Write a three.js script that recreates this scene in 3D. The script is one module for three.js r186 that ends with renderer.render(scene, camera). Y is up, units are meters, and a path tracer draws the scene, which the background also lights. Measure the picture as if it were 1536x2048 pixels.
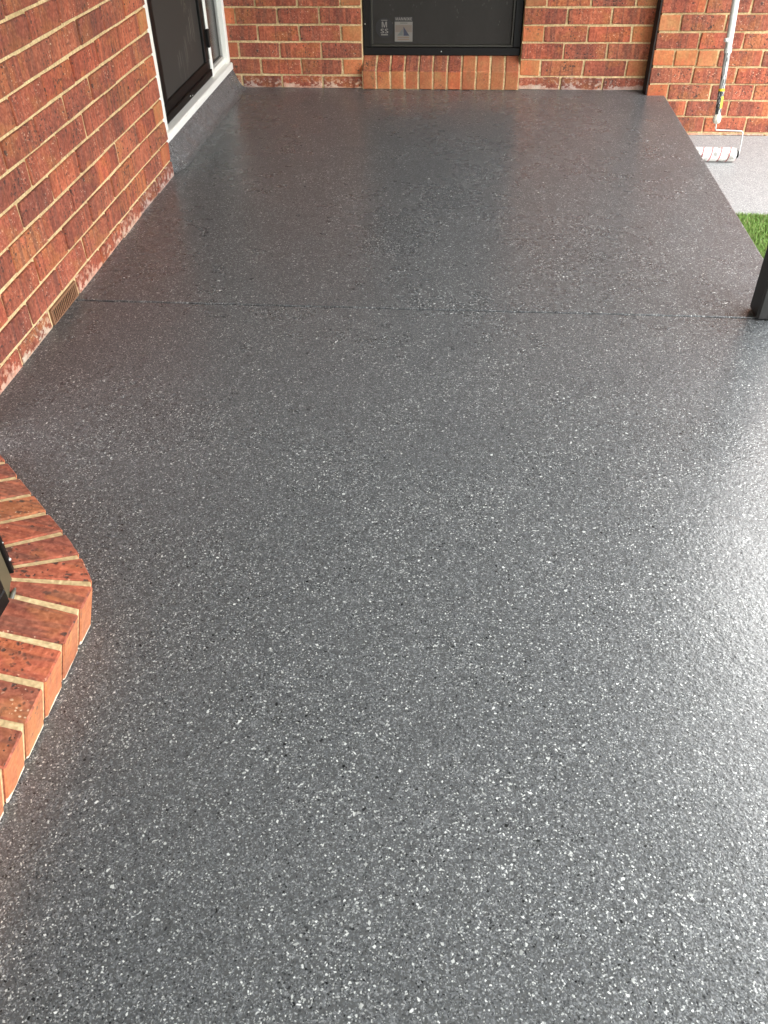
import * as THREE from 'three';
import { mergeGeometries } from 'three/addons/utils/BufferGeometryUtils.js';

// ------------------------------------------------------------------ camera, sky, sun, exposure
const scene = new THREE.Scene();
const camera = new THREE.PerspectiveCamera(62.25, 768 / 1024, 0.05, 600);
{
  const m = new THREE.Matrix4().makeBasis(
    new THREE.Vector3(0.99644, -0.01376, -0.08319),
    new THREE.Vector3(-0.04352, 0.76108, -0.64719),
    new THREE.Vector3(0.07222, 0.64851, 0.75778));
  camera.quaternion.setFromRotationMatrix(m);
  camera.position.set(0, 1.3185, 0);
}
scene.add(camera);
const renderer = new THREE.WebGLRenderer({ antialias: true });
renderer.toneMapping = THREE.LinearToneMapping;
renderer.toneMappingExposure = 6.6;
renderer.shadowMap.enabled = true;
renderer.shadowMap.type = THREE.PCFSoftShadowMap;

const SUN = new THREE.Vector3(0.43, 0.58, -0.69).normalize();
const sun = new THREE.DirectionalLight(0xfffaf2, 0.5);
sun.position.copy(SUN).multiplyScalar(30);
sun.target.position.set(0, 0, -2);
sun.castShadow = true;
sun.shadow.radius = 70;
sun.shadow.mapSize.set(2048, 2048);
Object.assign(sun.shadow.camera, { left: -8, right: 8, top: 8, bottom: -8, near: 1, far: 80 });
scene.add(sun, sun.target);

// ------------------------------------------------------------------ random numbers and tiling noise
function rng(seed) {
  let a = seed >>> 0;
  return () => { a = (a + 0x6d2b79f5) | 0; let t = Math.imul(a ^ (a >>> 15), 1 | a); t = (t + Math.imul(t ^ (t >>> 7), 61 | t)) ^ t; return ((t ^ (t >>> 14)) >>> 0) / 4294967296; };
}
function noiseGrid(nx, ny, seed) {
  const r = rng(seed), g = new Float32Array(nx * ny);
  for (let i = 0; i < g.length; i++) g[i] = r();
  return (u, v) => {                                   // u, v in 0..1, tiles
    const x = u * nx, y = v * ny, xi = Math.floor(x), yi = Math.floor(y);
    let fx = x - xi, fy = y - yi; fx = fx * fx * (3 - 2 * fx); fy = fy * fy * (3 - 2 * fy);
    const x0 = ((xi % nx) + nx) % nx, x1 = (x0 + 1) % nx, y0 = (((yi % ny) + ny) % ny) * nx, y1 = ((((yi % ny) + ny) + 1) % ny) * nx;
    const a = g[y0 + x0], b = g[y0 + x1], c = g[y1 + x0], d = g[y1 + x1];
    return a + (b - a) * fx + (c - a + (a - b - c + d) * fx) * fy;
  };
}
function fbm(nx, ny, oct, seed) {
  const layers = []; let w = 1, tot = 0;
  for (let k = 0; k < oct; k++) { layers.push([noiseGrid(nx << k, ny << k, seed + k * 31), w]); tot += w; w *= 0.55; }
  return (u, v) => { let s = 0; for (const [n, a] of layers) s += a * n(u, v); return s / tot; };
}
const clamp = (x, a = 0, b = 1) => Math.min(b, Math.max(a, x));
const smooth = (a, b, x) => { const t = clamp((x - a) / (b - a)); return t * t * (3 - 2 * t); };
function dataTexture(data, w, h, srgb) {
  const t = new THREE.DataTexture(data, w, h, THREE.RGBAFormat);
  t.wrapS = t.wrapT = THREE.RepeatWrapping; t.magFilter = THREE.LinearFilter; t.minFilter = THREE.LinearMipmapLinearFilter; t.generateMipmaps = true;
  if (srgb) t.colorSpace = THREE.SRGBColorSpace;
  t.needsUpdate = true;
  return t;
}
function paint(w, h, fn, srgb = true) {
  const d = new Uint8Array(w * h * 4), c = [0, 0, 0];
  for (let y = 0, o = 0; y < h; y++) for (let x = 0; x < w; x++, o += 4) {
    fn((x + 0.5) / w, (y + 0.5) / h, c);
    d[o] = clamp(c[0], 0, 255); d[o + 1] = clamp(c[1], 0, 255); d[o + 2] = clamp(c[2], 0, 255); d[o + 3] = 255;
  }
  return dataTexture(d, w, h, srgb);
}

// thin bright overcast, brightest round the veiled sun
{
  const W = 512, H = 256, d = new Float32Array(W * H * 4), cl = fbm(10, 8, 5, 7);
  for (let j = 0; j < H; j++) for (let i = 0; i < W; i++) {
    const u = (i + 0.5) / W, v = (j + 0.5) / H, el = (v - 0.5) * Math.PI, az = (u - 0.5) * 2 * Math.PI;
    const dir = new THREE.Vector3(Math.cos(el) * Math.cos(az), Math.sin(el), Math.cos(el) * Math.sin(az));
    const s = Math.max(0, dir.y), ang = Math.acos(clamp(dir.dot(SUN), -1, 1));
    let L = 0.36 * (1 + 2 * s) / 3 + 0.88;
    L *= 0.86 + 0.28 * cl(u, v);
    L += 0.35 * Math.exp(-ang * ang / (2 * 0.30 * 0.30));
    if (dir.y < 0) L = 0.35;
    const o = (j * W + i) * 4;
    d[o] = L * 0.98; d[o + 1] = L * 1.0; d[o + 2] = L * 1.02; d[o + 3] = 1;
  }
  const t = new THREE.DataTexture(d, W, H, THREE.RGBAFormat, THREE.FloatType);
  t.mapping = THREE.EquirectangularReflectionMapping; t.magFilter = t.minFilter = THREE.LinearFilter; t.wrapS = THREE.RepeatWrapping; t.needsUpdate = true;
  scene.background = t; scene.environment = t;
}

// ------------------------------------------------------------------ materials
const std = (o) => new THREE.MeshStandardMaterial({ roughness: 0.85, ...o });
const rgb = (r, g, b) => new THREE.Color().setRGB(r / 255, g / 255, b / 255, THREE.SRGBColorSpace);

// vinyl flakes broadcast in resin: one 1.43 m tile
function flakeTexture(N, seed, tones, sizes, base) {
  const r = rng(seed), d = new Uint8Array(N * N * 4), hgt = new Float32Array(N * N);
  for (let i = 0; i < N * N; i++) { d[i * 4] = base[0]; d[i * 4 + 1] = base[1]; d[i * 4 + 2] = base[2]; d[i * 4 + 3] = 255; }
  const nx = [], ny = [], nd = [], clump = fbm(9, 9, 4, seed + 3);
  for (const [count, r0, r1, set] of sizes) for (let k = 0; k < count; k++) {
    let cx = r() * N, cy = r() * N; if (count < 50000) for (let t = 0; t < 1 && clump(cx / N, cy / N) < 0.34 + 0.26 * r(); t++) { cx = r() * N; cy = r() * N; } const R = r0 + (r1 - r0) * r() * r(), stretch = 0.6 + 0.7 * r(), rot = r() * Math.PI, n = 4 + Math.floor(r() * 3);
    const ca = Math.cos(rot), sa = Math.sin(rot); let a = r() * 6.28;
    for (let i = 0; i < n; i++) { nx[i] = Math.cos(a); ny[i] = Math.sin(a); nd[i] = R * (0.6 + 0.4 * r()); a += (6.2832 / n) * (0.75 + 0.5 * r()); }
    let q = r(), tone = set[0]; for (const t of set) { tone = t; if ((q -= t[0]) < 0) break; }
    const j = (r() - 0.5) * tone[4], cr = clamp(tone[1] + j, 0, 255), cg = clamp(tone[2] + j, 0, 255), cb = clamp(tone[3] + j, 0, 255), hh = r();
    const e = Math.ceil(R * 1.6);
    for (let dy = -e; dy <= e; dy++) for (let dx = -e; dx <= e; dx++) {
      const lx = (dx * ca + dy * sa) * stretch, ly = (-dx * sa + dy * ca) / stretch; let ok = true;
      for (let i = 0; i < n; i++) if (lx * nx[i] + ly * ny[i] > nd[i]) { ok = false; break; }
      if (!ok) continue;
      const px = ((Math.floor(cx + dx) % N) + N) % N, py = ((Math.floor(cy + dy) % N) + N) % N, o = (py * N + px) * 4;
      d[o] = cr; d[o + 1] = cg; d[o + 2] = cb; hgt[py * N + px] = hh;
    }
  }
  return { map: dataTexture(d, N, N, true), hgt };
}
const TILE = 1.43;
const greyTones = [[0.35, 100, 102, 104, 28], [0.26, 82, 84, 86, 26], [0.20, 120, 122, 123, 28], [0.10, 54, 55, 57, 26], [0.07, 148, 150, 149, 36], [0.02, 186, 188, 185, 40]];
const whiteTones = [[0.44, 196, 198, 195, 46], [0.30, 164, 166, 163, 40], [0.26, 26, 27, 28, 18]];
const darkFlake = flakeTexture(2048, 11, 0, [[420000, 1.3, 3.6, greyTones], [12000, 1.5, 3.4, whiteTones], [900, 2.8, 5.4, whiteTones]], [80, 81, 81]);
function resinBump(hgt, N, seed) {                    // orange-peel resin skin over the flakes
  const a = noiseGrid(N / 8, N / 8, seed), b = noiseGrid(N / 4, N / 4, seed + 1), c = noiseGrid(N / 20 | 0, N / 20 | 0, seed + 2), e = fbm(24, 24, 2, seed + 6);
  const d = new Uint8Array(N * N * 4);
  for (let y = 0, i = 0; y < N; y++) for (let x = 0; x < N; x++, i++) {
    const u = x / N, v = y / N, s = 0.27 * a(u, v) + 0.17 * b(u, v) + 0.22 * c(u, v) + 0.12 * hgt[i] + 0.22 * e(u, v);
    d[i * 4] = d[i * 4 + 1] = d[i * 4 + 2] = clamp(s * 255, 0, 255); d[i * 4 + 3] = 255;
  }
  return dataTexture(d, N, N, false);
}
const resin = resinBump(darkFlake.hgt, 2048, 91);
const M = {};
M.floor = new THREE.MeshPhysicalMaterial({ map: darkFlake.map, bumpMap: resin, bumpScale: 0.0012, roughness: 1, ior: 1.5, specularIntensity: 0.75 });
{ const g0 = fbm(5, 6, 4, 951), g1 = fbm(40, 40, 3, 952); M.floor.roughnessMap = paint(512, 512, (u, v, c) => { c[0] = c[1] = c[2] = 255 * clamp(0.29 + 0.16 * (g0(u, v) - 0.5) + 0.10 * (g1(u, v) - 0.5)); }, false); }
const paleTones = [[0.45, 146, 147, 146, 28], [0.25, 126, 127, 128, 28], [0.2, 176, 177, 175, 34], [0.10, 104, 105, 107, 30]];
const paleFlake = flakeTexture(1024, 23, 0, [[90000, 1.5, 3.6, paleTones], [3000, 2, 3.6, [[0.8, 225, 225, 222, 20], [0.2, 120, 120, 122, 30]]]], [170, 170, 168]);
M.pavement = std({ map: paleFlake.map, roughness: 0.55 });

// brick faces: a one metre tile of fired clay with manganese pits, drag marks and pale sand
const pit = (seed, N, n, r0, r1) => {                 // tiling mask of small irregular spots
  const r = rng(seed), m = new Float32Array(N * N), wob = noiseGrid(N >> 2, N >> 2, seed + 5);
  for (let k = 0; k < n; k++) {
    const cx = r() * N, cy = r() * N, R = r0 + (r1 - r0) * r() ** 2.2, e = Math.ceil(R * 1.5), q = 0.7 + 0.6 * r();
    for (let y = -e; y <= e; y++) for (let x = -e; x <= e; x++) {
      const px = ((Math.floor(cx + x) % N) + N) % N, py = ((Math.floor(cy + y) % N) + N) % N;
      const dd = Math.hypot(x * q, y / q) / R + (wob(px / N, py / N) - 0.5) * 1.1;
      if (dd < 1) m[py * N + px] = Math.max(m[py * N + px], smooth(1, 0.6, dd));
    }
  }
  return (u, v) => m[Math.min(N - 1, Math.floor(v * N)) * N + Math.min(N - 1, Math.floor(u * N))];
};
const BN = 1024;
const broad = fbm(7, 6, 4, 101), streak = fbm(70, 7, 3, 140), grain = fbm(150, 150, 3, 160), ochre = fbm(9, 11, 4, 180), dragMark = fbm(180, 22, 2, 210);
const pitsA = pit(301, BN, 4200, 1.2, 5.5), pitsB = pit(302, BN, 420, 4, 10), sandA = pit(303, BN, 5200, 0.9, 2.6), sandPatch = fbm(9, 9, 3, 320), pitPatch = fbm(10, 10, 3, 340);
const faceColour = (u, v, c) => {
  const b = broad(u, v), s = streak(u, v), g = grain(u, v), oc = smooth(0.52, 0.72, ochre(u, v)), pp = smooth(0.40, 0.62, pitPatch(u, v));
  let R = 155 + 44 * (b - 0.5) * 2 + 26 * (s - 0.5) * 2, G = 84 + 24 * (b - 0.5) * 2 + 16 * (s - 0.5) * 2, B = 63 + 14 * (b - 0.5) * 2 + 10 * (s - 0.5) * 2;
  R += (168 - R) * oc * 0.55; G += (104 - G) * oc * 0.55; B += (62 - B) * oc * 0.5;
  const brown = smooth(0.51, 0.70, streak(u + 0.37, v + 0.21)); R += (108 - R) * brown * 0.55; G += (68 - G) * brown * 0.55; B += (56 - B) * brown * 0.55;
  const k = (g - 0.5) * 66; R += k; G += k * 0.8; B += k * 0.7;
  const p = Math.max(pitsA(u, v) * pp, pitsB(u, v) * smooth(0.5, 0.62, pitPatch(u + 0.5, v + 0.3)) * (0.5 + grain(u, v))); R += (52 - R) * p * 0.72; G += (43 - G) * p * 0.72; B += (41 - B) * p * 0.72;
  const q = sandA(u, v) * smooth(0.46, 0.62, sandPatch(u, v)); R += (226 - R) * q * 0.75; G += (200 - G) * q * 0.75; B += (176 - B) * q * 0.75;
  c[0] = R; c[1] = G; c[2] = B;
};
const faceMap = paint(BN, BN, faceColour);
const faceBump = paint(BN, BN, (u, v, c) => {
  const p = Math.max(pitsA(u, v) * 0.8, pitsB(u, v) * 0.9) * smooth(0.40, 0.62, pitPatch(u, v));
  c[0] = c[1] = c[2] = 255 * clamp(0.25 + 0.36 * grain(u, v) + 0.22 * dragMark(u, v) + 0.25 * streak(u, v) - 0.4 * p);
}, false);
const endMap = paint(512, 512, (u, v, c) => {
  const b = broad(u, v), s = streak(u, v), g = grain(u, v), k = (g - 0.5) * 44, oc = ochre(u, v) - 0.5;
  c[0] = 176 + 30 * (b - 0.5) + 26 * (s - 0.5) + k; c[1] = 108 + 34 * (b - 0.5) + 50 * oc + k * 0.8; c[2] = 70 + 26 * (b - 0.5) + 26 * oc + k * 0.7;
  const p = pitsA(u, v) * smooth(0.55, 0.7, pitPatch(u, v)); for (let i = 0; i < 3; i++) c[i] += (60 - c[i]) * p * 0.6;
});
const endBump = paint(512, 512, (u, v, c) => { c[0] = c[1] = c[2] = 255 * clamp(0.2 + 0.6 * grain(u, v)); }, false);
// bottom course: cement smears and white coating runs left along the foot of the wall
const edgeN = fbm(40, 4, 4, 400), edgeC = fbm(9, 1, 3, 410), blot = fbm(60, 8, 4, 420);
const footMap = paint(1024, 128, (u, v, c) => {       // 1 m x 0.125 m, v = 0 at the floor
  faceColour(u, v * 0.125 + 0.3, c);
  const y = v * 0.125, top = 0.002 + 0.022 * smooth(0.40, 0.78, edgeC(u, 0.2)) + 0.026 * (edgeN(u, v) - 0.38);
  const k = smooth(top + 0.006, top - 0.002, y) * (0.30 + 0.6 * blot(u, v));
  const thin = smooth(0.52, 0.68, blot(u, v)) * smooth(0.085, 0.01, y) * 0.75;
  const w = Math.max(k, thin); c[0] += (220 - c[0]) * w; c[1] += (206 - c[1]) * w; c[2] += (190 - c[2]) * w;
});
footMap.wrapT = THREE.ClampToEdgeWrapping;
const endFootMap = paint(1024, 128, (u, v, c) => {
  const b = broad(u, v * 0.2), s = streak(u, v * 0.2), k = (grain(u, v * 0.125) - 0.5) * 40, y = v * 0.125;
  c[0] = 182 + 44 * (b - 0.5) + 40 * (s - 0.5) + k; c[1] = 114 + 44 * (b - 0.5) + 20 * (s - 0.5) + k * 0.8; c[2] = 76 + 30 * (b - 0.5) + k * 0.7;
  { const p = pitsA(u, clamp(v * 0.125)) * smooth(0.5, 0.66, pitPatch(u, v * 0.125)); for (let i = 0; i < 3; i++) c[i] += (70 - c[i]) * p * 0.6; }
  const top = 0.0055 + 0.012 * (edgeN(u, v * 0.4) - 0.4) + 0.012 * smooth(0.6, 0.75, edgeC(u + 0.4, 0.2)), w = smooth(top + 0.003, top - 0.001, y);
  c[0] += (228 - c[0]) * w; c[1] += (216 - c[1]) * w; c[2] += (196 - c[2]) * w;
});
endFootMap.wrapT = THREE.ClampToEdgeWrapping;
const tints = [[1, 1, 1], [0.92, 0.90, 0.90], [1.08, 1.04, 0.96], [0.98, 1.02, 1.0], [0.82, 0.84, 0.88], [1.14, 1.00, 0.92], [1.04, 1.12, 1.06], [0.94, 0.95, 0.92], [1.12, 1.10, 1.0]];
const faceMats = tints.map((t) => { const m = std({ map: faceMap, bumpMap: faceBump, bumpScale: 0.0035, roughness: 0.88 }); m.color.setRGB(...t); return m; });
const endMats = tints.map((t) => { const m = std({ map: endMap, bumpMap: endBump, bumpScale: 0.0012, roughness: 0.86 }); m.color.setRGB(...t); return m; });
const endFootMats = tints.map((t) => { const m = std({ map: endFootMap, bumpMap: endBump, bumpScale: 0.0015, roughness: 0.88 }); m.color.setRGB(0.5 + t[0] / 2, 0.5 + t[1] / 2, 0.5 + t[2] / 2); return m; });
const footMats = tints.map((t) => { const m = std({ map: footMap, bumpMap: faceBump, bumpScale: 0.003, roughness: 0.9 }); m.color.setRGB(...t); return m; });
const mortarMap = paint(512, 512, (u, v, c) => {
  const g = grain(u, v), b = broad(u, v), k = (g - 0.5) * 80 + (b - 0.5) * 40;
  c[0] = 206 + k; c[1] = 179 + k; c[2] = 134 + k * 0.9;
});
const mortarBump = paint(512, 512, (u, v, c) => { c[0] = c[1] = c[2] = 255 * (0.6 * grain(u, v) + 0.4 * broad(u * 3, v * 3)); }, false);
M.mortar = std({ map: mortarMap, bumpMap: mortarBump, bumpScale: 0.004, roughness: 0.95 });
M.white = std({ color: rgb(238, 236, 228), roughness: 0.42 });
M.black = new THREE.MeshPhysicalMaterial({ color: rgb(15, 13, 12), roughness: 0.5, specularIntensity: 0.45 });
M.screw = std({ color: rgb(205, 205, 200), roughness: 0.35, metalness: 0.6 });
M.steel = std({ color: rgb(150, 150, 148), roughness: 0.4, metalness: 0.7 });
M.caulk = std({ color: rgb(104, 101, 90), roughness: 0.3 });
M.olive = std({ color: rgb(84, 78, 58), roughness: 0.5 });
const woodN = fbm(6, 120, 3, 500);
M.postPaint = std({ map: paint(256, 256, (u, v, c) => { const g = 34 + 20 * (woodN(v, u) - 0.5) + 8 * (grain(u, v) - 0.5); c[0] = g + 1; c[1] = g; c[2] = g - 1; }), roughness: 0.55 });
M.ceiling = std({ color: rgb(148, 150, 152), roughness: 0.8 });
M.soil = std({ map: paint(512, 512, (u, v, c) => { const k = 40 * (grain(u, v) - 0.5) + 30 * (broad(u, v) - 0.5); c[0] = 74 + k; c[1] = 104 + k; c[2] = 46 + k * 0.6; }), roughness: 1 });
M.turf = std({ color: rgb(62, 86, 34), roughness: 1 });

// ------------------------------------------------------------------ building helpers
const taken = new Map();
function numbered(n) { const k = taken.get(n) || 0; taken.set(n, k + 1); return k ? n + '_' + String(k).padStart(3, '0') : n; }
function thing(name, label, category, group) {
  const o = new THREE.Group(); o.name = numbered(name); o.userData = { label, category, kind: 'thing' }; if (group) o.userData.group = group; scene.add(o); return o;
}
function shadows(o) { o.castShadow = o.receiveShadow = true; return o; }
function part(name, geo, mat, parent, pos, rot) {
  const m = shadows(new THREE.Mesh(geo, mat)); m.name = name; parent.add(m);
  if (pos) m.position.set(...pos); if (rot) m.rotation.set(...rot); return m;
}
function group(name, parent) { const g = new THREE.Group(); g.name = name; parent.add(g); return g; }
function structure(name, geo, mat) { const m = shadows(new THREE.Mesh(geo, mat)); m.name = name; m.userData.kind = 'structure'; scene.add(m); return m; }

// chamfered hexahedron: p = 4 lower corners then the 4 above them; uv in metres by the face's main axis; slots[face] picks a material
const FACES = [[0, 3, 2, 1], [4, 5, 6, 7], [0, 1, 5, 4], [1, 2, 6, 5], [2, 3, 7, 6], [3, 0, 4, 7]];
function hexa(p, b, opt = {}) {
  const P = p.map((a) => (a.isVector3 ? a : new THREE.Vector3(...a))), cen = P.reduce((s, a) => s.add(a), new THREE.Vector3()).multiplyScalar(1 / 8);
  const footEnd = opt.footEnd; const [ou, ov] = opt.off || [0, 0], inset = FACES.map(() => ({})), byEdge = new Map(), byCorner = new Map();
  FACES.forEach((f, fi) => f.forEach((v, i) => {
    const a = P[v], n = P[f[(i + 1) % 4]], q = P[f[(i + 3) % 4]];
    const w = a.clone().addScaledVector(n.clone().sub(a).normalize(), b).addScaledVector(q.clone().sub(a).normalize(), b);
    inset[fi][v] = w;
    const m = f[(i + 1) % 4], key = Math.min(v, m) + '_' + Math.max(v, m);
    if (!byEdge.has(key)) byEdge.set(key, []); byEdge.get(key).push(fi);
    if (!byCorner.has(v)) byCorner.set(v, []); byCorner.get(v).push(fi);
  }));
  const tris = [[], []];
  const tri = (a, bb, c, slot) => {
    const n = bb.clone().sub(a).cross(c.clone().sub(a)); const mid = a.clone().add(bb).add(c).multiplyScalar(1 / 3).sub(cen);
    if (n.dot(mid) < 0) { const t = bb; bb = c; c = t; n.negate(); }
    n.normalize(); tris[slot].push([a, bb, c, n]);
  };
  const slotOf = (fi) => (opt.slots ? opt.slots[fi] : 0);
  FACES.forEach((f, fi) => { const [a, c, d, e] = f.map((v) => inset[fi][v]); tri(a, c, d, slotOf(fi)); tri(a, d, e, slotOf(fi)); });
  if (b > 0) {
    for (const [key, [fa, fb]] of byEdge) {
      const [i, j] = key.split('_').map(Number), a = inset[fa][i], c = inset[fa][j], d = inset[fb][j], e = inset[fb][i];
      tri(a, c, d, slotOf(fa)); tri(a, d, e, slotOf(fa));
    }
    for (const [v, [f0, f1, f2]] of byCorner) tri(inset[f0][v], inset[f1][v], inset[f2][v], slotOf(f0));
  }
  const pos = [], nor = [], uv = [], g = new THREE.BufferGeometry(); let start = 0;
  tris.forEach((list, s) => {
    for (const [a, bb, c, n] of list) for (const q of [a, bb, c]) {
      pos.push(q.x, q.y, q.z); nor.push(n.x, n.y, n.z);
      const ax = Math.abs(n.x), ay = Math.abs(n.y), az = Math.abs(n.z);
      const [u, w] = ay >= ax && ay >= az ? (opt.topTurn ? [q.z, q.x] : [q.x, q.z]) : ax > az ? [q.z, q.y] : [q.x, q.y];
      if (s === 1 && footEnd) uv.push(u + ou, w * 8); else uv.push(u + ou, (w - (opt.v0 || 0)) * (opt.vs || 1) + ov);
    }
    const count = pos.length / 3 - start; if (opt.slots && count) g.addGroup(start, count, s); start += count;
  });
  g.setAttribute('position', new THREE.Float32BufferAttribute(pos, 3)); g.setAttribute('normal', new THREE.Float32BufferAttribute(nor, 3)); g.setAttribute('uv', new THREE.Float32BufferAttribute(uv, 2));
  return g;
}
const box8 = (x0, x1, y0, y1, z0, z1) => [[x0, y0, z1], [x1, y0, z1], [x1, y0, z0], [x0, y0, z0], [x0, y1, z1], [x1, y1, z1], [x1, y1, z0], [x0, y1, z0]];
const slab = (x0, x1, y0, y1, z0, z1, b = 0.003, opt) => hexa(box8(x0, x1, y0, y1, z0, z1), b, opt);
function tube(points, r, seg = 10, steps = 40) {
  return new THREE.TubeGeometry(new THREE.CatmullRomCurve3(points.map((q) => new THREE.Vector3(...q)), false, 'catmullrom', 0.05), steps, r, seg, false);
}
function rod(a, b, r0, r1 = r0, seg = 20) {
  const A = new THREE.Vector3(...a), B = new THREE.Vector3(...b), d = B.clone().sub(A), g = new THREE.CylinderGeometry(r1, r0, d.length(), seg);
  g.applyQuaternion(new THREE.Quaternion().setFromUnitVectors(new THREE.Vector3(0, 1, 0), d.clone().normalize())); g.translate(...A.clone().addScaledVector(d, 0.5).toArray());
  return g;
}

// brick of length L, height H in its own axes: front face at z = 0 looking to +z; a few variants of every size
const DEPTH = 0.1, brickCache = new Map(), br = rng(77);
function brickGeometry(L, H, foot, ends) {
  const key = [L.toFixed(3), H.toFixed(3), foot ? 1 : 0].join('|');
  if (!brickCache.has(key)) brickCache.set(key, []);
  const list = brickCache.get(key), max = L > 0.2 ? 12 : 6;
  if (list.length >= max) return list[Math.floor(br() * max)];
  const j = () => (br() - 0.5) * 0.0048, x = L / 2, y = H / 2;
  const p = [[-x + j(), -y + j(), j()], [x + j(), -y + j(), j()], [x, -y, -DEPTH], [-x, -y, -DEPTH], [-x + j(), y + j(), j()], [x + j(), y + j(), j()], [x, y, -DEPTH], [-x, y, -DEPTH]];
  const g = hexa(p, 0.0028, { off: [br(), foot ? 0 : br()], v0: foot ? -y : 0, vs: foot ? 8 : 1 });
  list.push(g); return g;
}
const JOINT = 0.0105, wr = rng(4242);
// one course: edges are the joint centres along the wall; at(u, y) gives the place of a brick's middle
function course(parent, y0, y1, edges, at, turn, foot, skip, tone) {
  for (let i = 0; i + 1 < edges.length; i++) {
    const a = edges[i] + JOINT / 2, b = edges[i + 1] - JOINT / 2, L = b - a;
    if (L < 0.02 || (skip && skip(a, b))) continue;
    const H = y1 - y0 - (foot ? JOINT / 2 : JOINT), yc = foot ? y0 + H / 2 : (y0 + y1) / 2, k = tone ? tone[Math.floor(wr() * tone.length)] : Math.floor(wr() * tints.length), small = L < 0.15;
    const set = foot ? footMats : small ? endMats : faceMats;
    const m = part('brick', brickGeometry(L, H, foot), set[k], parent, at((a + b) / 2, yc), [0, turn, 0]);
    m.rotation.z += (wr() - 0.5) * 0.008; m.translateZ((wr() - 0.6) * 0.0035);
  }
}
function edgesFrom(start, end, first, pitch) {         // joint centres from a fixed end outward
  const e = [start]; const s = Math.sign(end - start); let q = start + s * first;
  while (s * (end - q) > 0.03) { e.push(q); q += s * pitch; }
  e.push(end); return s < 0 ? e.reverse() : e;
}

// ================================================================== THE PLACE
const CEIL = 2.42;

// ------------------------------------------------------------------ ground, pavement, porch slab
const gnd = new THREE.PlaneGeometry(500, 500); gnd.rotateX(-Math.PI / 2); gnd.attributes.uv.array.forEach((q, i, a) => { a[i] = q * 250; });
structure('ground', gnd, M.soil).position.set(0, -0.235, 0);
const PAVE = -0.208;
{
  const g = slab(1.0, 5.2, PAVE - 0.06, PAVE, -5.25, -4.0, 0.004); g.attributes.uv.array.forEach((q, i, a) => { a[i] = q / 0.72; });
  structure('pavement', g, M.pavement);
}
// porch slab in two pours with a ragged saw-cut joint between them; every top corner is rolled over by the resin
function slabTop(x0, x1, z0, z1, ragged, seed, uvTurn) {
  const nx = 180, nz = 6, w = fbm(90, 1, 4, seed), rim = 0.010, pos = [], uv = [], idx = [], rows = [];
  // cross profile along z: [distance from the edge, drop]
  const lip = ragged === 1 ? [[0, -0.2], [0, -0.0035], [0.0012, -0.0006], [0.0035, 0]] : [[0, -0.2], [0.0, -0.0035], [0.0012, -0.0006], [0.0035, 0]];
  const zs = [];
  for (const [d, y] of lip) zs.push([0, d, y]);
  for (let k = 1; k <= nz; k++) zs.push([k / (nz + 1), 0, 0]);
  for (const [d, y] of lip.slice().reverse()) zs.push([1, d, y]);
  const xsP = [[x0, -0.2], [x0, 0]]; for (let k = 1; k < nx; k++) xsP.push([x0 + (x1 - 0.010 - x0) * k / nx, 0]);
  xsP.push([x1 - 0.010, 0], [x1 - 0.0045, -0.0008], [x1 - 0.0012, -0.0042], [x1, -0.011], [x1, -0.2]);
  for (const [x, yd] of xsP) {
    const rag = (w((x - x0) / (x1 - x0), 0.5) - 0.5) * 0.0075;
    for (const [t, d, y] of zs) {
      let z = z0 + (z1 - z0) * t + (t === 0 ? d : t === 1 ? -d : 0);
      if (ragged === 0 && t === 0) z += rag; if (ragged === 1 && t === 1) z -= Math.abs(rag) * 0.8;
      pos.push(x, Math.max(-0.2, yd + y), z);
      uvTurn ? uv.push(z / (TILE * 1.2) + 0.31, -x / (TILE * 1.2) + 0.17) : uv.push(x / TILE, -z / TILE);
    }
  }
  const n = zs.length;
  for (let i = 0; i + 1 < xsP.length; i++) for (let k = 0; k + 1 < n; k++) { const a = i * n + k; idx.push(a, a + 1, a + n, a + 1, a + n + 1, a + n); }
  const g = new THREE.BufferGeometry(); g.setAttribute('position', new THREE.Float32BufferAttribute(pos, 3)); g.setAttribute('uv', new THREE.Float32BufferAttribute(uv, 2)); g.setIndex(idx); g.computeVertexNormals();
  return g;
}
const EDGE = 1.117;
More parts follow.
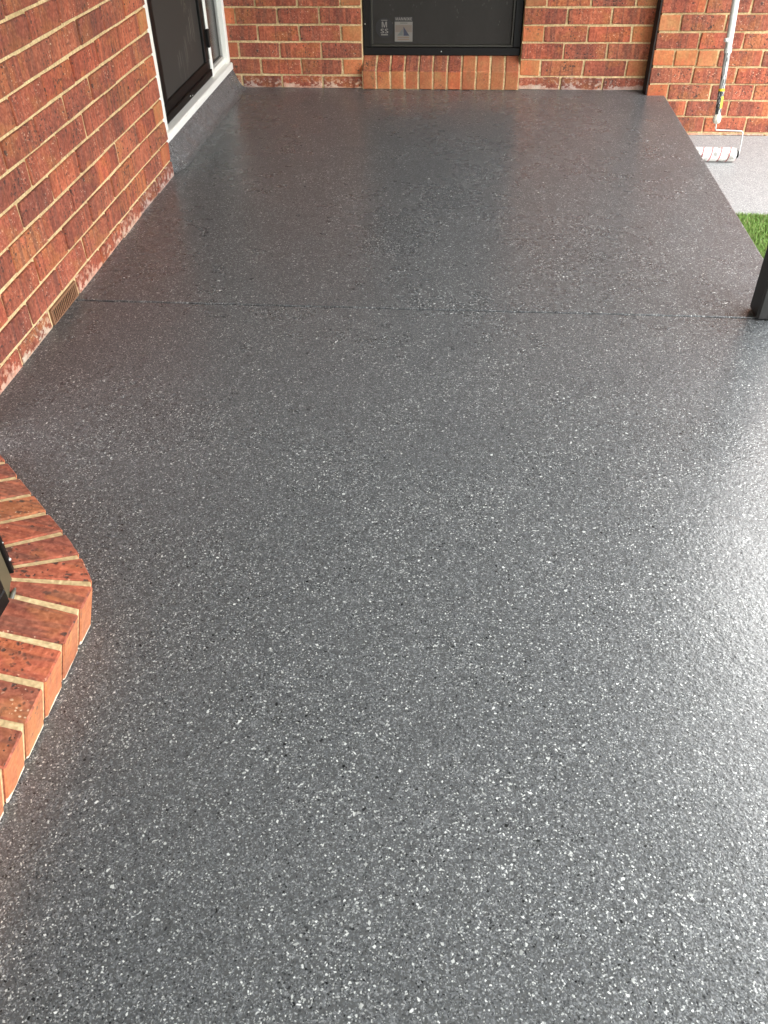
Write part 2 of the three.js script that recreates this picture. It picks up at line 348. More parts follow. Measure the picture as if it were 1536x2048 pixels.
{
  const s = new THREE.Group(); s.name = 'porch_slab'; s.userData.kind = 'structure'; scene.add(s);
  part('slab_section', slabTop(-1.42, EDGE, -2.5832, 4.0, 0, 51, false), M.floor, s);
  const farFloor = M.floor.clone(); farFloor.bumpScale = 0.0008;
  part('slab_section', slabTop(-1.42, EDGE, -5.4, -2.589, 1, 52, true), farFloor, s);
  part('joint_filler', slab(-1.40, EDGE - 0.012, -0.1, -0.02, -2.595, -2.576, 0.001), std({ color: rgb(22, 22, 22), roughness: 0.9 }), s);
  // coved fillet running up to the door sill
  const prof = [[-1.262, 0.0012], [-1.278, 0.0035], [-1.292, 0.012], [-1.304, 0.027], [-1.315, 0.047], [-1.326, 0.070], [-1.336, 0.090], [-1.345, 0.100], [-1.40, 0.102]], pos = [], uv = [], idx = [], nz = 60, wv = fbm(14, 1, 3, 61);
  for (let k = 0; k <= nz; k++) {
    const t = k / nz, z = -3.826 - 1.482 * t; let run = 0;
    prof.forEach(([x, y], i) => {
      if (i) run += Math.hypot(x - prof[i - 1][0], y - prof[i - 1][1]);
      const q = ((wv(t, 0.5) - 0.5) * 0.016 - 0.03 * smooth(0.06, 0, t) * (i < 3 ? 1 : 0)) * (i < 5 ? 1 : 0);
      pos.push(x + q, y, z); uv.push(run / TILE + 0.4, z / TILE);
    });
  }
  for (let k = 0; k < nz; k++) for (let i = 0; i + 1 < prof.length; i++) { const a = k * prof.length + i, b = a + prof.length; idx.push(a, b, a + 1, a + 1, b, b + 1); }
  const g = new THREE.BufferGeometry(); g.setAttribute('position', new THREE.Float32BufferAttribute(pos, 3)); g.setAttribute('uv', new THREE.Float32BufferAttribute(uv, 2)); g.setIndex(idx); g.computeVertexNormals();
  part('door_fillet', g, M.floor, s);
}

// ------------------------------------------------------------------ left wall with the entry door and the air vent
const XL = -1.295, ZC = -3.832, ZB = -5.31;
{
  const w = thing('brick_wall', 'red brick wall with cream joints holding the entry door and a floor-level air vent', 'wall');
  const lj = 0.064, ph = 0.086, end = -1.72;
  const at = (u, y) => [XL, y, u], turn = Math.PI / 2;
  for (let k = -1; lj + ph * k < CEIL - 0.05; k++) {
    const y0 = k < 0 ? 0 : lj + ph * k, y1 = Math.min(lj + ph * (k + 1), CEIL);
    course(w, y0, y1, edgesFrom(ZC, end, k % 2 === 0 ? 0.117 : 0.24, 0.24), at, turn, k < 0, k < 0 ? (a, b) => a < -2.5 && b > -2.5 : null);
  }
  part('mortar', mergeGeometries([slab(XL - 0.11, XL - 0.0075, 0, CEIL, -2.40, end, 0), slab(XL - 0.11, XL - 0.0075, 0, CEIL, ZC + 0.004, -2.625, 0), slab(XL - 0.11, XL - 0.0075, 0.056, CEIL, -2.625, -2.40, 0), slab(XL - 0.11, XL - 0.06, 0, 0.056, -2.625, -2.40, 0)]), M.mortar, w);
  // over-door brickwork
  for (let k = 24; lj + ph * k < CEIL - 0.03; k++) course(w, lj + ph * k, Math.min(lj + ph * (k + 1), CEIL), edgesFrom(ZC, ZB, k % 2 === 0 ? 0.123 : 0.24, 0.24), at, turn);
  part('mortar', slab(XL - 0.11, XL - 0.0075, lj + ph * 24, CEIL, ZB, ZC + 0.004, 0), M.mortar, w);
  // terracotta vent with upright bars in the bottom course
  const v = group('air_vent', w), vm = std({ color: rgb(132, 94, 67), roughness: 0.85 });
  part('vent_frame', mergeGeometries([slab(XL - 0.055, XL - 0.001, 0.001, 0.006, -2.622, -2.404, 0.001), slab(XL - 0.055, XL - 0.001, 0.047, 0.055, -2.622, -2.404, 0.001), slab(XL - 0.055, XL - 0.0015, 0.006, 0.047, -2.622, -2.614, 0.001), slab(XL - 0.055, XL - 0.0015, 0.006, 0.047, -2.412, -2.404, 0.001)]), vm, v);
  for (let i = 0; i < 15; i++) { const z = -2.6065 + i * 0.01345; part('bar', slab(XL - 0.0035, XL - 0.002, 0.006, 0.047, z - 0.0028, z + 0.0028, 0.0003), vm, v); }
  part('vent_back', slab(XL - 0.034, XL - 0.024, 0.0065, 0.0465, -2.6135, -2.4125, 0), M.black, v);
  // door: white timber frame, black security screen door, narrow sidelight
  const d = group('entry_door', w), top = 2.12, X0 = -1.425, X1 = -1.375;
  part('jamb', slab(X0, -1.352, 0.137, top, -4.032, ZC - 0.001, 0.003), M.white, d);
  part('jamb', slab(X0, -1.348, 0.137, top, ZB + 0.001, -5.262, 0.003), M.white, d);
  part('mullion', slab(X0, -1.362, 0.138, top, -4.984, -4.955, 0.004), M.white, d);
  part('head', slab(X0, -1.35, top, top + 0.07, ZB + 0.001, ZC - 0.002, 0.003), M.white, d);
  part('bottom_rail', slab(X0, -1.368, 0.138, 0.166, -5.261, -4.985, 0.003), M.white, d);
  part('sill', hexa([[-1.335, 0.098, ZC - 0.003], [-1.335, 0.098, ZB + 0.003], [-1.43, 0.098, ZB + 0.003], [-1.43, 0.098, ZC - 0.003], [-1.335, 0.134, ZC - 0.003], [-1.335, 0.134, ZB + 0.003], [-1.43, 0.1435, ZB + 0.003], [-1.43, 0.1435, ZC - 0.003]], 0.004), M.white, d);
  const marks = (() => {                                // dried drips and wipe marks on the screen cloth
    const c = document.createElement('canvas'); c.width = c.height = 512; const x = c.getContext('2d'), r = rng(9);
    x.fillStyle = 'rgb(58,55,52)'; x.fillRect(0, 0, 512, 512); x.lineCap = 'round';
    for (let i = 0; i < 26; i++) {
      const u = 150 + r() * 300, y = 512 - (60 + 150 * Math.pow((u - 120) / 340, 2) + r() * 30), l = 30 + r() * 80;
      x.strokeStyle = `rgba(150,146,134,${0.12 + 0.3 * r()})`; x.lineWidth = 1.5 + r() * 3; x.beginPath(); x.moveTo(u, y); x.quadraticCurveTo(u + 4, y + l * 0.5, u + (r() - 0.3) * 10, y + l); x.stroke();
    }
    for (let i = 0; i < 5; i++) { const u = 340 + r() * 70, y = 250 + r() * 60; x.strokeStyle = `rgba(160,152,124,${0.2 + 0.25 * r()})`; x.lineWidth = 3; x.beginPath(); x.moveTo(u - 14, y + 20); x.quadraticCurveTo(u, y - 26, u + 14, y + 16); x.stroke(); }
    const t = new THREE.CanvasTexture(c); t.colorSpace = THREE.SRGBColorSpace; return t;
  })();
  const dr = group('screen_door', d); dr.removeFromParent(); w.add(dr);
  const dz0 = -4.953, dz1 = -4.034;
  part('door_frame', mergeGeometries([slab(X0 + 0.002, X1 + 0.012, 0.146, 0.182, dz0, dz1, 0.003), slab(X0 + 0.002, X1 + 0.004, 0.182, 0.226, dz0, dz1, 0.003), slab(X0 + 0.002, X1 + 0.006, 0.226, top - 0.004, dz0, dz0 + 0.075, 0.003), slab(X0 + 0.002, X1 + 0.006, 0.226, top - 0.004, dz1 - 0.108, dz1, 0.003), slab(X0 + 0.002, X1 + 0.004, top - 0.09, top - 0.005, dz0 + 0.075, dz1 - 0.108, 0.003)]), M.black, dr);
  const pane = new THREE.PlaneGeometry(dz1 - dz0 - 0.183, 0.7); pane.rotateY(Math.PI / 2);
  part('mesh_panel', pane, new THREE.MeshPhysicalMaterial({ map: marks, roughness: 0.6, specularIntensity: 0.35 }), dr, [X1 - 0.008, 0.226 + 0.35, (dz0 + 0.075 + dz1 - 0.108) / 2]);
  part('mesh_panel', slab(X0 + 0.01, X1 - 0.0081, 0.9261, top - 0.09, dz0 + 0.075, dz1 - 0.108, 0), std({ color: rgb(58, 55, 52), roughness: 0.55 }), dr);
  part('latch', slab(X1 + 0.004, X1 + 0.02, 0.285, 0.372, -4.962, -4.938, 0.003), M.black, dr);
  part('screw', new THREE.SphereGeometry(0.003, 8, 6), M.screw, dr, [X1 + 0.013, 0.165, -4.48]); part('screw', new THREE.SphereGeometry(0.003, 8, 6), M.screw, dr, [X1 + 0.013, 0.158, -4.52]);
  const sl = group('sidelight', w);
  part('pane', slab(X0 + 0.012, X1 - 0.012, 0.168, top - 0.002, -5.2605, -4.9855, 0), std({ color: rgb(40, 38, 36), roughness: 0.22 }), sl);
  part('bead', mergeGeometries([slab(X1 - 0.012, X1 + 0.002, 0.168, top - 0.01, -5.261, -5.247, 0.002), slab(X1 - 0.012, X1 + 0.002, 0.168, 0.180, -5.246, -4.986, 0.002)]), std({ color: rgb(168, 166, 160), roughness: 0.5 }), sl);
  part('reveal', slab(-1.60, X0 - 0.001, 0, CEIL, ZB, ZC, 0), M.black, d);
}

// ------------------------------------------------------------------ back wall with the low screened window
const XW0 = -0.580, XW1 = 0.306, XR = 1.018, FR = -5.362;
{
  const w = thing('brick_wall', 'shaded red brick wall across the end of the porch with a black-framed window', 'wall');
  const y1st = 0.068, ph = 0.0856, pl = 0.2372, at = (u, y) => [u, y, ZB], head = y1st + ph * 24;
  for (let k = -1; y1st + ph * k < CEIL - 0.04; k++) {
    const y0 = k < 0 ? 0 : y1st + ph * k, y1 = Math.min(y1st + ph * (k + 1), CEIL), foot = k < 0;
    if (k < 24) {
      course(w, y0, y1, edgesFrom(XW0, -1.42, k % 2 === 0 ? 0.119 : pl, pl), at, 0, foot);
      course(w, y0, y1, edgesFrom(XW1, XR, k % 2 === 0 ? 0.119 : pl, pl), at, 0, foot);
    } else course(w, y0, y1, edgesFrom(XR, -1.42, k % 2 === 0 ? 0.119 : pl, pl), at, 0, false);
  }
  const mz = ZB - 0.0075, mb = ZB - 0.12;
  part('mortar', mergeGeometries([slab(-1.42, XW0 - 0.004, 0, CEIL, mb, mz, 0), slab(XW1 + 0.004, 1.0255, 0, CEIL, mb, mz, 0), slab(XW0 - 0.004, XW1 + 0.004, head, CEIL, mb, mz, 0), slab(XW0 - 0.004, XW1 + 0.004, 0, 0.02, mb, mz, 0)]), M.mortar, w);
  // sloping rowlock sill of eleven bricks
  const n = 11, pw = (XW1 - XW0 + 0.004) / n, r = rng(31);
  for (let i = 0; i < n; i++) {
    const a = XW0 - 0.004 + i * pw + 0.0045, b = a + pw - 0.009, dz = (r() - 0.5) * 0.005, dy = (r() - 0.5) * 0.004;
    const p = [[a, 0.001, ZB + 0.020 + dz], [b, 0.001, ZB + 0.020 + dz], [b, 0.02, FR - 0.06], [a, 0.02, FR - 0.06], [a, 0.103 + dy, ZB + 0.046 + dz], [b, 0.103 + dy, ZB + 0.046 + dz], [b, 0.166 + dy, FR - 0.02], [a, 0.166 + dy, FR - 0.02]];
    const k = Math.floor(r() * tints.length), g = hexa(p, 0.004, { off: [r(), r()], slots: [0, 0, 1, 0, 0, 0] });
    const m = part('sill_brick', g, [i > 6 ? endMats[k] : faceMats[k], endMats[(k + 3) % tints.length]], w);
    m.userData.label = undefined; delete m.userData.label;
  }
  part('mortar', hexa([[XW0 - 0.003, 0.001, ZB + 0.0155], [XW1 + 0.002, 0.001, ZB + 0.0155], [XW1 + 0.002, 0.001, FR - 0.06], [XW0 - 0.003, 0.001, FR - 0.06], [XW0 - 0.003, 0.098, ZB + 0.041], [XW1 + 0.002, 0.098, ZB + 0.041], [XW1 + 0.002, 0.162, FR - 0.02], [XW0 - 0.003, 0.162, FR - 0.02]], 0), M.mortar, w);
  const f = group('window', w), t = head - 0.002;
  part('window_frame', mergeGeometries([slab(XW0 + 0.001, XW1 - 0.001, 0.162, 0.204, FR - 0.05, FR, 0.003), slab(XW0 + 0.001, XW0 + 0.043, 0.204, t, FR - 0.05, FR, 0.003), slab(XW1 - 0.043, XW1 - 0.001, 0.204, t, FR - 0.05, FR, 0.003), slab(XW0 + 0.043, XW1 - 0.043, t - 0.045, t, FR - 0.05, FR, 0.003)]), M.black, f);
  part('inner_frame', mergeGeometries([slab(XW0 + 0.0435, XW1 - 0.0435, 0.2045, 0.216, FR - 0.03, FR - 0.008, 0.002), slab(XW0 + 0.0435, XW0 + 0.054, 0.216, t - 0.046, FR - 0.03, FR - 0.008, 0.002), slab(XW1 - 0.054, XW1 - 0.0435, 0.216, t - 0.046, FR - 0.03, FR - 0.008, 0.002)]), std({ color: rgb(44, 41, 32), roughness: 0.5 }), f);
  const scr = paint(256, 256, (u, v, c) => { const k = 8 * (broad(u, v) - 0.5) + 4 * (grain(u, v) - 0.5), sm = sandA(u, v) * smooth(0.55, 0.7, sandPatch(u * 2, v * 2)) * 40; c[0] = 48 + k + sm; c[1] = 45 + k + sm; c[2] = 42 + k + sm; });
  const sc = new THREE.PlaneGeometry(XW1 - XW0 - 0.106, t - 0.262);
  part('mesh_panel', sc, new THREE.MeshPhysicalMaterial({ map: scr, roughness: 0.6, specularIntensity: 0.3 }), f, [(XW0 + XW1) / 2, (0.216 + t - 0.046) / 2, FR - 0.02]);
  part('screw', new THREE.SphereGeometry(0.0035, 8, 6), M.screw, f, [-0.137, 0.183, FR]); part('screw', new THREE.SphereGeometry(0.003, 8, 6), M.screw, f, [XW0 + 0.012, 0.32, FR]);
  part('window_back', slab(XW0 - 0.03, XW1 + 0.03, 0.021, head + 0.03, FR - 0.12, FR - 0.0505, 0), M.black, f);
  // two dulled stickers behind the screen cloth
  const canvasMat = (wd, hg, draw) => { const c = document.createElement('canvas'); c.width = wd; c.height = hg; draw(c.getContext('2d')); const tx = new THREE.CanvasTexture(c); tx.colorSpace = THREE.SRGBColorSpace; return std({ map: tx, roughness: 0.6 }); };
  const badge = canvasMat(256, 256, (x) => {
    x.fillStyle = 'rgb(24,21,20)'; x.fillRect(0, 0, 256, 256); x.fillStyle = 'rgb(112,107,101)'; x.textAlign = 'center';
    x.font = 'bold 104px sans-serif'; x.fillText('M', 128, 122); x.font = 'bold 96px sans-serif'; x.save(); x.translate(128, 196); x.scale(1.2, 0.86); x.fillText('SS', 0, 0); x.restore();
    x.fillRect(78, 208, 100, 14); x.fillRect(84, 26, 88, 9);
  });
  part('sticker', new THREE.CircleGeometry(0.050, 40), badge, f, [-0.461, 0.297, FR - 0.018]).userData.label = 'round dark sticker with the letters M SS';
  const sail = canvasMat(256, 320, (x) => {
    x.fillStyle = 'rgb(34,31,29)'; x.fillRect(0, 0, 256, 60); x.fillStyle = 'rgb(116,111,105)'; x.textAlign = 'center'; x.font = 'bold 50px sans-serif'; x.save(); x.translate(128, 47); x.scale(0.98, 1.05); x.fillText('MANNIKE', 0, 0, 240); x.restore();
    x.fillStyle = 'rgb(110,105,98)'; x.fillRect(4, 62, 248, 254); x.fillStyle = 'rgb(74,70,66)'; x.fillRect(80, 76, 100, 8);
    x.fillStyle = 'rgb(104,92,82)'; x.fillRect(14, 104, 228, 90);
    x.fillStyle = 'rgb(84,88,84)'; x.beginPath(); x.moveTo(116, 150); x.lineTo(116, 238); x.lineTo(40, 238); x.fill();
    x.fillStyle = 'rgb(46,48,62)'; x.beginPath(); x.moveTo(126, 124); x.lineTo(208, 240); x.lineTo(126, 240); x.fill();
    x.fillStyle = 'rgb(108,84,66)'; x.fillRect(44, 254, 160, 12); x.fillRect(44, 280, 160, 12);
  });
  part('sticker', new THREE.PlaneGeometry(0.104, 0.126), sail, f, [-0.3525, 0.290, FR - 0.0175]).userData.label = 'pale rectangular sticker with a blue sail triangle';
}

// ------------------------------------------------------------------ right wall, standing forward, out in the open
const ZR = -5.205;
{
  const w = thing('brick_wall', 'brightly lit orange brick wall above the pale pavement, standing forward past the slab edge', 'wall');
  const y0r = 0.060, ph = 0.0846, pl = 0.2312, at = (u, y) => [u, y, ZR], XE = 4.6;
  for (let k = -4; y0r + ph * k < CEIL + 0.1; k++) {
    const y0 = k === -4 ? PAVE + 0.001 : y0r + ph * k, y1 = y0r + ph * (k + 1);
    const A = edgesFrom(1.0125, XE, k % 2 === 0 ? 0.231 : 0.1165, pl);
    if (k === 1) A.splice(2, 0, 1.2505);
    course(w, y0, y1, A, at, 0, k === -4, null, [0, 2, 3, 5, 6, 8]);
  }
  part('return_shade_strip', slab(1.0075, 1.0155, 0.001, CEIL - 0.002, ZB + 0.004, ZR - 0.002, 0.001), std({ color: rgb(46, 39, 35), roughness: 0.95 }), w);  // added dark strip standing in for the shade on the wall's return face
  part('mortar', slab(1.026, XE, PAVE, CEIL + 0.12, ZR - 0.25, ZR - 0.0095, 0), M.mortar, w);
}

// ------------------------------------------------------------------ bay window with the fanned brick sill
{
  const w = thing('bay_window', 'canted bay window with a low fanned brick sill and black frames', 'window');
  const r = rng(606), jo = [], ji = [];                 // joints: outer and inner ends, in plan
  const cant = (x, z, a, l = 0.165) => { jo.push([x, z]); ji.push([x - l * Math.cos(a), z + l * Math.sin(a)]); }, D = Math.PI / 180;
  for (let k = 3; k >= 1; k--) cant(-1.046 - k * 0.0585, -1.532 - k * 0.0585, 45 * D);
  for (const [x, z] of [[-1.046, -1.533], [-0.994, -1.478], [-0.934, -1.418], [-0.875, -1.358], [-0.814, -1.296]]) cant(x, z, 44 * D);
  cant(-0.753, -1.227, 36 * D); cant(-0.6975, -1.150, 14 * D); cant(-0.697, -1.072, -1 * D);
  for (let k = 0; k < 46; k++) cant(-0.697, -0.982 + k * 0.0882, 0);
  const N = jo.length, RISE = 0.27, TOP = 0.114, BACK = 0.030, mort = [];
  const sillHexa = (A, B, C, E, drop, b, opt) => {       // plan quad: outer A -> B, inner C (beside B) and E (beside A)
    const mid = (p, q, t) => [p[0] + (q[0] - p[0]) * t, p[1] + (q[1] - p[1]) * t], len = Math.hypot(E[0] - A[0], E[1] - A[1]), A1 = mid(A, E, BACK / len), B1 = mid(B, C, BACK / len), t = TOP - drop, hi = t + RISE * len;
    return hexa([[A1[0], 0.001, A1[1]], [B1[0], 0.001, B1[1]], [C[0], 0.001, C[1]], [E[0], 0.001, E[1]], [A[0], t, A[1]], [B[0], t, B[1]], [C[0], hi, C[1]], [E[0], hi, E[1]]], b, opt);
  };
  for (let i = 0; i + 1 < N; i++) {
    const A = jo[i], B = jo[i + 1], C = ji[i + 1], E = ji[i], go = Math.hypot(B[0] - A[0], B[1] - A[1]), gi = Math.hypot(C[0] - E[0], C[1] - E[1]);
    const lerp = (p, q, t) => [p[0] + (q[0] - p[0]) * t, p[1] + (q[1] - p[1]) * t], jx = () => (r() - 0.5) * 0.002;
    const h = 0.0075, a = lerp(A, B, h / go), b = lerp(A, B, 1 - h / go), e = lerp(E, C, Math.min(0.3, 0.0055 / gi)), c = lerp(E, C, 1 - Math.min(0.3, 0.0055 / gi)), dr = jx();
    const g = sillHexa([a[0] + jx(), a[1]], [b[0] + jx(), b[1]], c, e, dr, 0.0032, { off: [r(), r()], slots: [0, 0, 1, 0, 0, 0], topTurn: true, footEnd: true });
    const k = Math.floor(r() * tints.length);
    part('sill_brick', g, [faceMats[k], endFootMats[Math.floor(r() * tints.length)]], w);
  }
  for (let i = 0; i + 1 < N; i++) {                      // mortar under and between, set 4 to 5 mm back
    const A = jo[i], B = jo[i + 1], C = ji[i + 1], E = ji[i], s = (p, q) => { const l = Math.hypot(q[0] - p[0], q[1] - p[1]); return [p[0] + (q[0] - p[0]) * 0.006 / l, p[1] + (q[1] - p[1]) * 0.006 / l]; };
    mort.push(sillHexa(s(A, E), s(B, C), C, E, 0.0025, 0));
  }
  part('mortar', mergeGeometries(mort), M.mortar, w);
  // frames on the sill: canted side, corner post, front
  const bar = (p, q, y0, y1, d0, d1, m, nm, par, b = 0.003) => {         // prism along p -> q in plan, d0..d1 measured to the outside
    const l = Math.hypot(q[0] - p[0], q[1] - p[1]), n = [(q[1] - p[1]) / l, -(q[0] - p[0]) / l], o = (s, d) => [s[0] + n[0] * d, s[1] + n[1] * d];
    const [a, bb, c, e] = [o(p, d1), o(q, d1), o(q, d0), o(p, d0)];
    return part(nm, hexa([[a[0], y0, a[1]], [bb[0], y0, bb[1]], [c[0], y0, c[1]], [e[0], y0, e[1]], [a[0], y1, a[1]], [bb[0], y1, bb[1]], [c[0], y1, c[1]], [e[0], y1, e[1]]], b), m, par);
  };
  const c0 = [-1.295, -1.600], c1 = [-0.843, -1.132], c2 = [-0.822, -1.062], f1 = [-0.822, 3.0], T = 2.15, Y = 0.146;  // front leg stretched far behind the camera to keep sky light out
  const glass = std({ color: rgb(40, 38, 35), roughness: 0.3 });
  const ca = group('canted_sash', w);
  bar(c0, c1, Y, Y + 0.034, -0.03, 0.0, M.black, 'bottom_rail', ca); bar(c0, c1, T - 0.05, T, -0.03, 0.0, M.black, 'top_rail', ca);
  bar(c0, c1, Y + 0.034, T - 0.05, -0.022, -0.012, std({ color: rgb(70, 66, 54), roughness: 0.55 }), 'mesh_panel', ca, 0);
  for (const [y, q] of [[Y + 0.044, 0.0038], [Y + 0.088, 0.0018]]) part('screw', new THREE.SphereGeometry(q, 10, 8), M.screw, ca, [-0.8402, y, -1.1283]);
  const cm = [-0.8395, -1.120]; bar(cm, c2, Y - 0.003, T, -0.035, -0.004, M.olive, 'corner_post', w, 0.004);
  bar([-0.8445, -1.1345], cm, Y + 0.014, T, -0.028, 0.002, M.black, 'stile', ca, 0.002);
  part('sealant', tube([[-0.846, Y - 0.003, -1.134], [-0.836, Y - 0.003, -1.118], [-0.828, Y - 0.002, -1.096], [-0.824, Y + 0.002, -1.078], [-0.824, Y - 0.004, -1.062]], 0.0045, 8, 20), M.caulk, w);
  const fs = group('front_sash', w);
  bar([c2[0], c2[1] + 0.002], f1, Y, Y + 0.034, -0.03, 0.0, M.black, 'bottom_rail', fs); bar(c2, f1, T - 0.05, T, -0.03, 0.0, M.black, 'top_rail', fs);
  bar([c2[0], c2[1] + 0.002], [c2[0], c2[1] + 0.04], Y + 0.034, T - 0.05, -0.03, 0.0, M.black, 'stile', fs); bar(c2, f1, Y + 0.034, T - 0.05, -0.022, -0.012, glass, 'pane', fs, 0);
  bar(c0, c1, T, CEIL, -0.06, 0.0, M.white, 'head_panel', w); bar(c1, f1, T, CEIL, -0.06, 0.0, M.white, 'head_panel', w);
  part('lining', mergeGeometries([hexa([[-0.86, 0.02, 3.0], [-0.86, 0.02, -1.05], [-1.30, 0.02, -1.50], [-1.4, 0.02, 3.0], [-0.86, CEIL, 3.0], [-0.86, CEIL, -1.05], [-1.30, CEIL, -1.50], [-1.4, CEIL, 3.0]], 0)]), M.black, w);  // unseen black block inside the bay, lengthened to block sky light
}

// ------------------------------------------------------------------ verandah post and roof
{
  const w = thing('verandah_post', 'black painted timber post standing on the slab edge beside the floor joint', 'post');
  part('shaft', slab(0.968, 1.062, 0.003, 2.2, -2.657, -2.563, 0.007), M.postPaint, w);
}
{
  const w = thing('verandah_canopy', 'flat verandah canopy with a pale ceiling and dark edge beam over the porch', 'canopy');
  part('ceiling', slab(-1.6, 1.61, CEIL + 0.001, CEIL + 0.04, -5.42, 4.6, 0.002), M.ceiling, w);  // unseen end stretched behind the camera to cut sky light on the porch
  part('beam', slab(0.973, 1.057, 2.203, CEIL - 0.001, -5.19, 4.6, 0.004), M.postPaint, w);
  part('gutter', mergeGeometries([slab(1.613, 1.72, CEIL - 0.06, CEIL - 0.056, -5.19, 4.6, 0.001), slab(1.718, 1.722, CEIL - 0.056, CEIL + 0.05, -5.19, 4.6, 0.001), slab(1.611, 1.615, CEIL - 0.056, CEIL + 0.05, -5.19, 4.6, 0.001)]), M.white, w);
}

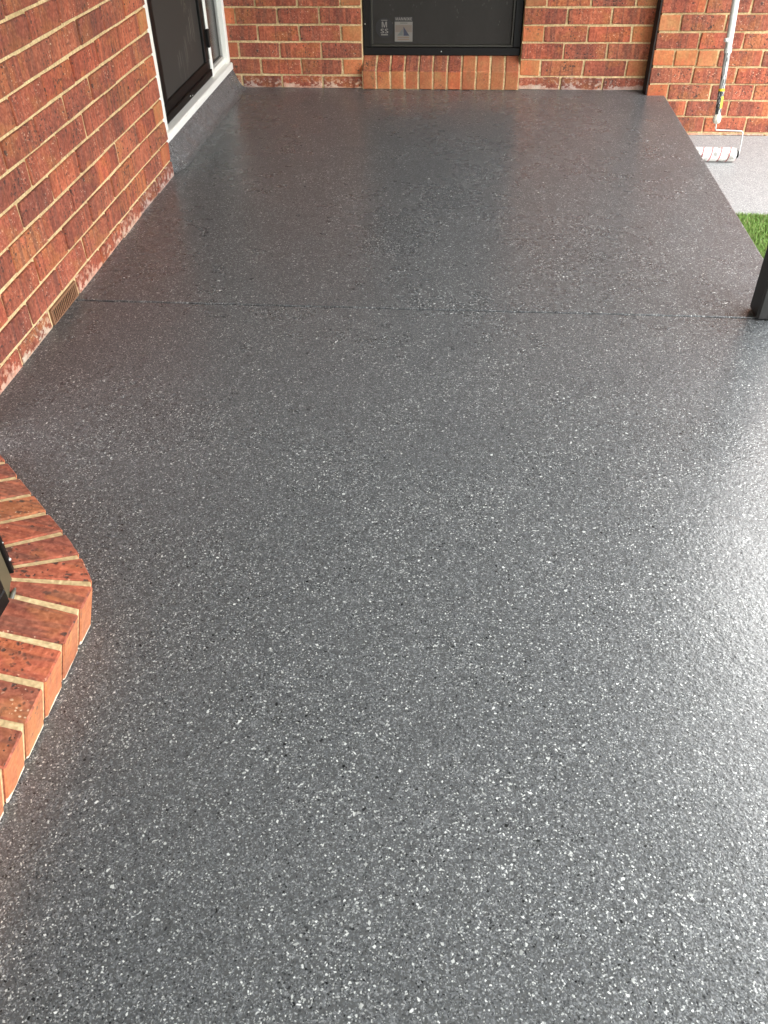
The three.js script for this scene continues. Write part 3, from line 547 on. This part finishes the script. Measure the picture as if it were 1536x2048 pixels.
// ------------------------------------------------------------------ paint roller on its extension pole
{
  const w = thing('paint_roller', 'paint roller on a paint-spattered extension pole leaning on the bright brick wall', 'paint roller');
  const A = new THREE.Vector3(1.316, -0.024, -4.797), dir = new THREE.Vector3(-0.004, 0.532, -0.130).normalize(), P = (t) => A.clone().addScaledVector(dir, t).toArray();
  const spat = (base, dk, n, seed) => { const nz = fbm(24, 10, 4, seed); return paint(256, 256, (u, v, c) => { const k = smooth(n - 0.04, n + 0.04, nz(u, v)); for (let i = 0; i < 3; i++) c[i] = base[i] + (dk[i] - base[i]) * k + 16 * (grain(u, v) - 0.5); }); };
  const lower = std({ map: spat([176, 176, 172], [70, 70, 68], 0.56, 701), roughness: 0.45, metalness: 0.2 }), upper = std({ map: spat([204, 204, 198], [120, 120, 116], 0.66, 702), roughness: 0.45, metalness: 0.1 }), grip = std({ map: spat([50, 50, 48], [190, 190, 186], 0.6, 703), roughness: 0.5 });
  part('lower_pole', rod(P(0.15), P(0.345), 0.0145), lower, w);
  part('grip', rod(P(0.03), P(0.151), 0.0148, 0.0152), grip, w);
  part('upper_pole', rod(P(0.335), P(1.72), 0.0172), upper, w);
  part('collar', rod(P(0.318), P(0.345), 0.0185), upper, w);
  part('yellow_band', rod(P(0.146), P(0.158), 0.0156), std({ color: rgb(226, 190, 30), roughness: 0.5 }), w);
  const lab = new THREE.CylinderGeometry(0.0158, 0.0155, 0.055, 12, 1, true, 0.1, 1.3); lab.applyQuaternion(new THREE.Quaternion().setFromUnitVectors(new THREE.Vector3(0, 1, 0), dir)); lab.translate(...P(0.095));
  part('yellow_label', lab, std({ color: rgb(222, 196, 60), roughness: 0.6, side: THREE.DoubleSide }), w);
  const kn = new THREE.LatheGeometry([[0, -0.024], [0.013, -0.022], [0.019, -0.014], [0.021, 0], [0.019, 0.013], [0.014, 0.022], [0, 0.026]].map(([x, y]) => new THREE.Vector2(x, y)), 20); kn.applyQuaternion(new THREE.Quaternion().setFromUnitVectors(new THREE.Vector3(0, 1, 0), dir)); kn.translate(...P(0.018));
  part('threaded_socket', kn, std({ map: spat([222, 216, 198], [170, 160, 140], 0.62, 704), roughness: 0.6 }), w);
  part('lock_knob', mergeGeometries([rod([1.300, 0.345, -4.868], [1.287, 0.346, -4.860], 0.010, 0.010, 12), rod([1.287, 0.346, -4.860], [1.283, 0.346, -4.858], 0.008, 0.008, 12)]), upper, w);
  const ax = PAVE + 0.036, az = -4.762;
  part('wire_frame', tube([P(0.004), [1.3165, -0.046, -4.790], [1.320, -0.058, -4.788], [1.40, -0.060, -4.788], [1.452, -0.062, -4.788], [1.459, -0.070, -4.786], [1.460, -0.12, -4.774], [1.459, ax + 0.008, -4.764], [1.450, ax, az], [1.20, ax, az]], 0.0035, 8, 120), std({ color: rgb(190, 190, 186), roughness: 0.4, metalness: 0.5 }), w);
  // nap sleeve with a red spiral thread
  const cover = paint(512, 128, (u, v, c) => { const s = (((v * 5.4 + u) % 1) + 1) % 1, k = Math.abs(s - 0.5) < 0.055 ? 1 : 0, g = 20 * (grain(u, v) - 0.5); const d = -60 * smooth(0.55, 0.72, ochre(u, v)); c[0] = (k ? 178 : 212) + g + d; c[1] = (k ? 84 : 208) + g + d; c[2] = (k ? 86 : 201) + g + d; });
  const cg = new THREE.LatheGeometry([[0.022, -0.125], [0.031, -0.124], [0.0345, -0.117], [0.0355, -0.10], [0.0355, 0.10], [0.0345, 0.117], [0.031, 0.124], [0.022, 0.125]].map(([x, y]) => new THREE.Vector2(x, y)), 36); { const q = cg.attributes.position, uu = cg.attributes.uv; for (let i = 0; i < q.count; i++) uu.setY(i, q.getY(i) / 0.25 + 0.5); } cg.rotateZ(-Math.PI / 2); cg.translate(1.316, ax, az);
  part('nap_sleeve', cg, std({ map: cover, bumpMap: mortarBump, bumpScale: 0.003, roughness: 1 }), w);
  part('end_cap', mergeGeometries([rod([1.436, ax, az], [1.447, ax, az], 0.024, 0.024, 14), rod([1.447, ax, az], [1.455, ax, az], 0.016, 0.016, 10)]), M.black, w);
}

// ------------------------------------------------------------------ artificial grass
structure('turf', slab(EDGE + 0.004, 5.2, PAVE - 0.05, PAVE - 0.014, -3.998, 2.6, 0), M.turf);
{
  const n = 260000, r = rng(8080), g = new THREE.BufferGeometry();
  g.setAttribute('position', new THREE.Float32BufferAttribute([-0.0016, 0, 0, 0.0016, 0, 0, 0.0013, 0.5, 0.10, -0.0013, 0.5, 0.10, 0, 1, 0.34], 3)); g.setIndex([0, 1, 2, 0, 2, 3, 3, 2, 4]); g.computeVertexNormals();
  const m = new THREE.InstancedMesh(g, new THREE.MeshPhysicalMaterial({ roughness: 0.6, side: THREE.DoubleSide }), n), o = new THREE.Object3D(), c = new THREE.Color();
  for (let i = 0; i < n; i++) {
    const near = i < 200000;
    o.position.set(EDGE + 0.008 + (near ? 1.9 * r() ** 1.3 : 3.9 * r()), PAVE - 0.015, near ? -3.998 + 3.4 * r() ** 1.4 : -3.998 + r() * 5.5);
    const h = 0.022 + r() * 0.018; o.scale.set(1.0 + r() * 0.6, h, h); o.rotation.set((r() - 0.5) * 0.7, r() * 6.283, (r() - 0.5) * 0.7); o.updateMatrix(); m.setMatrixAt(i, o.matrix);
    const k = 0.7 + 0.6 * r(); r() < 0.12 ? c.setRGB(0.32 * k, 0.30 * k, 0.12 * k) : c.setRGB(0.21 * k, 0.34 * k, 0.075 * k); m.setColorAt(i, c);
  }
  m.name = 'artificial_grass'; m.userData = { kind: 'stuff', label: 'bright green artificial grass beside the raised slab', category: 'grass' }; shadows(m); scene.add(m);
}

renderer.render(scene, camera);
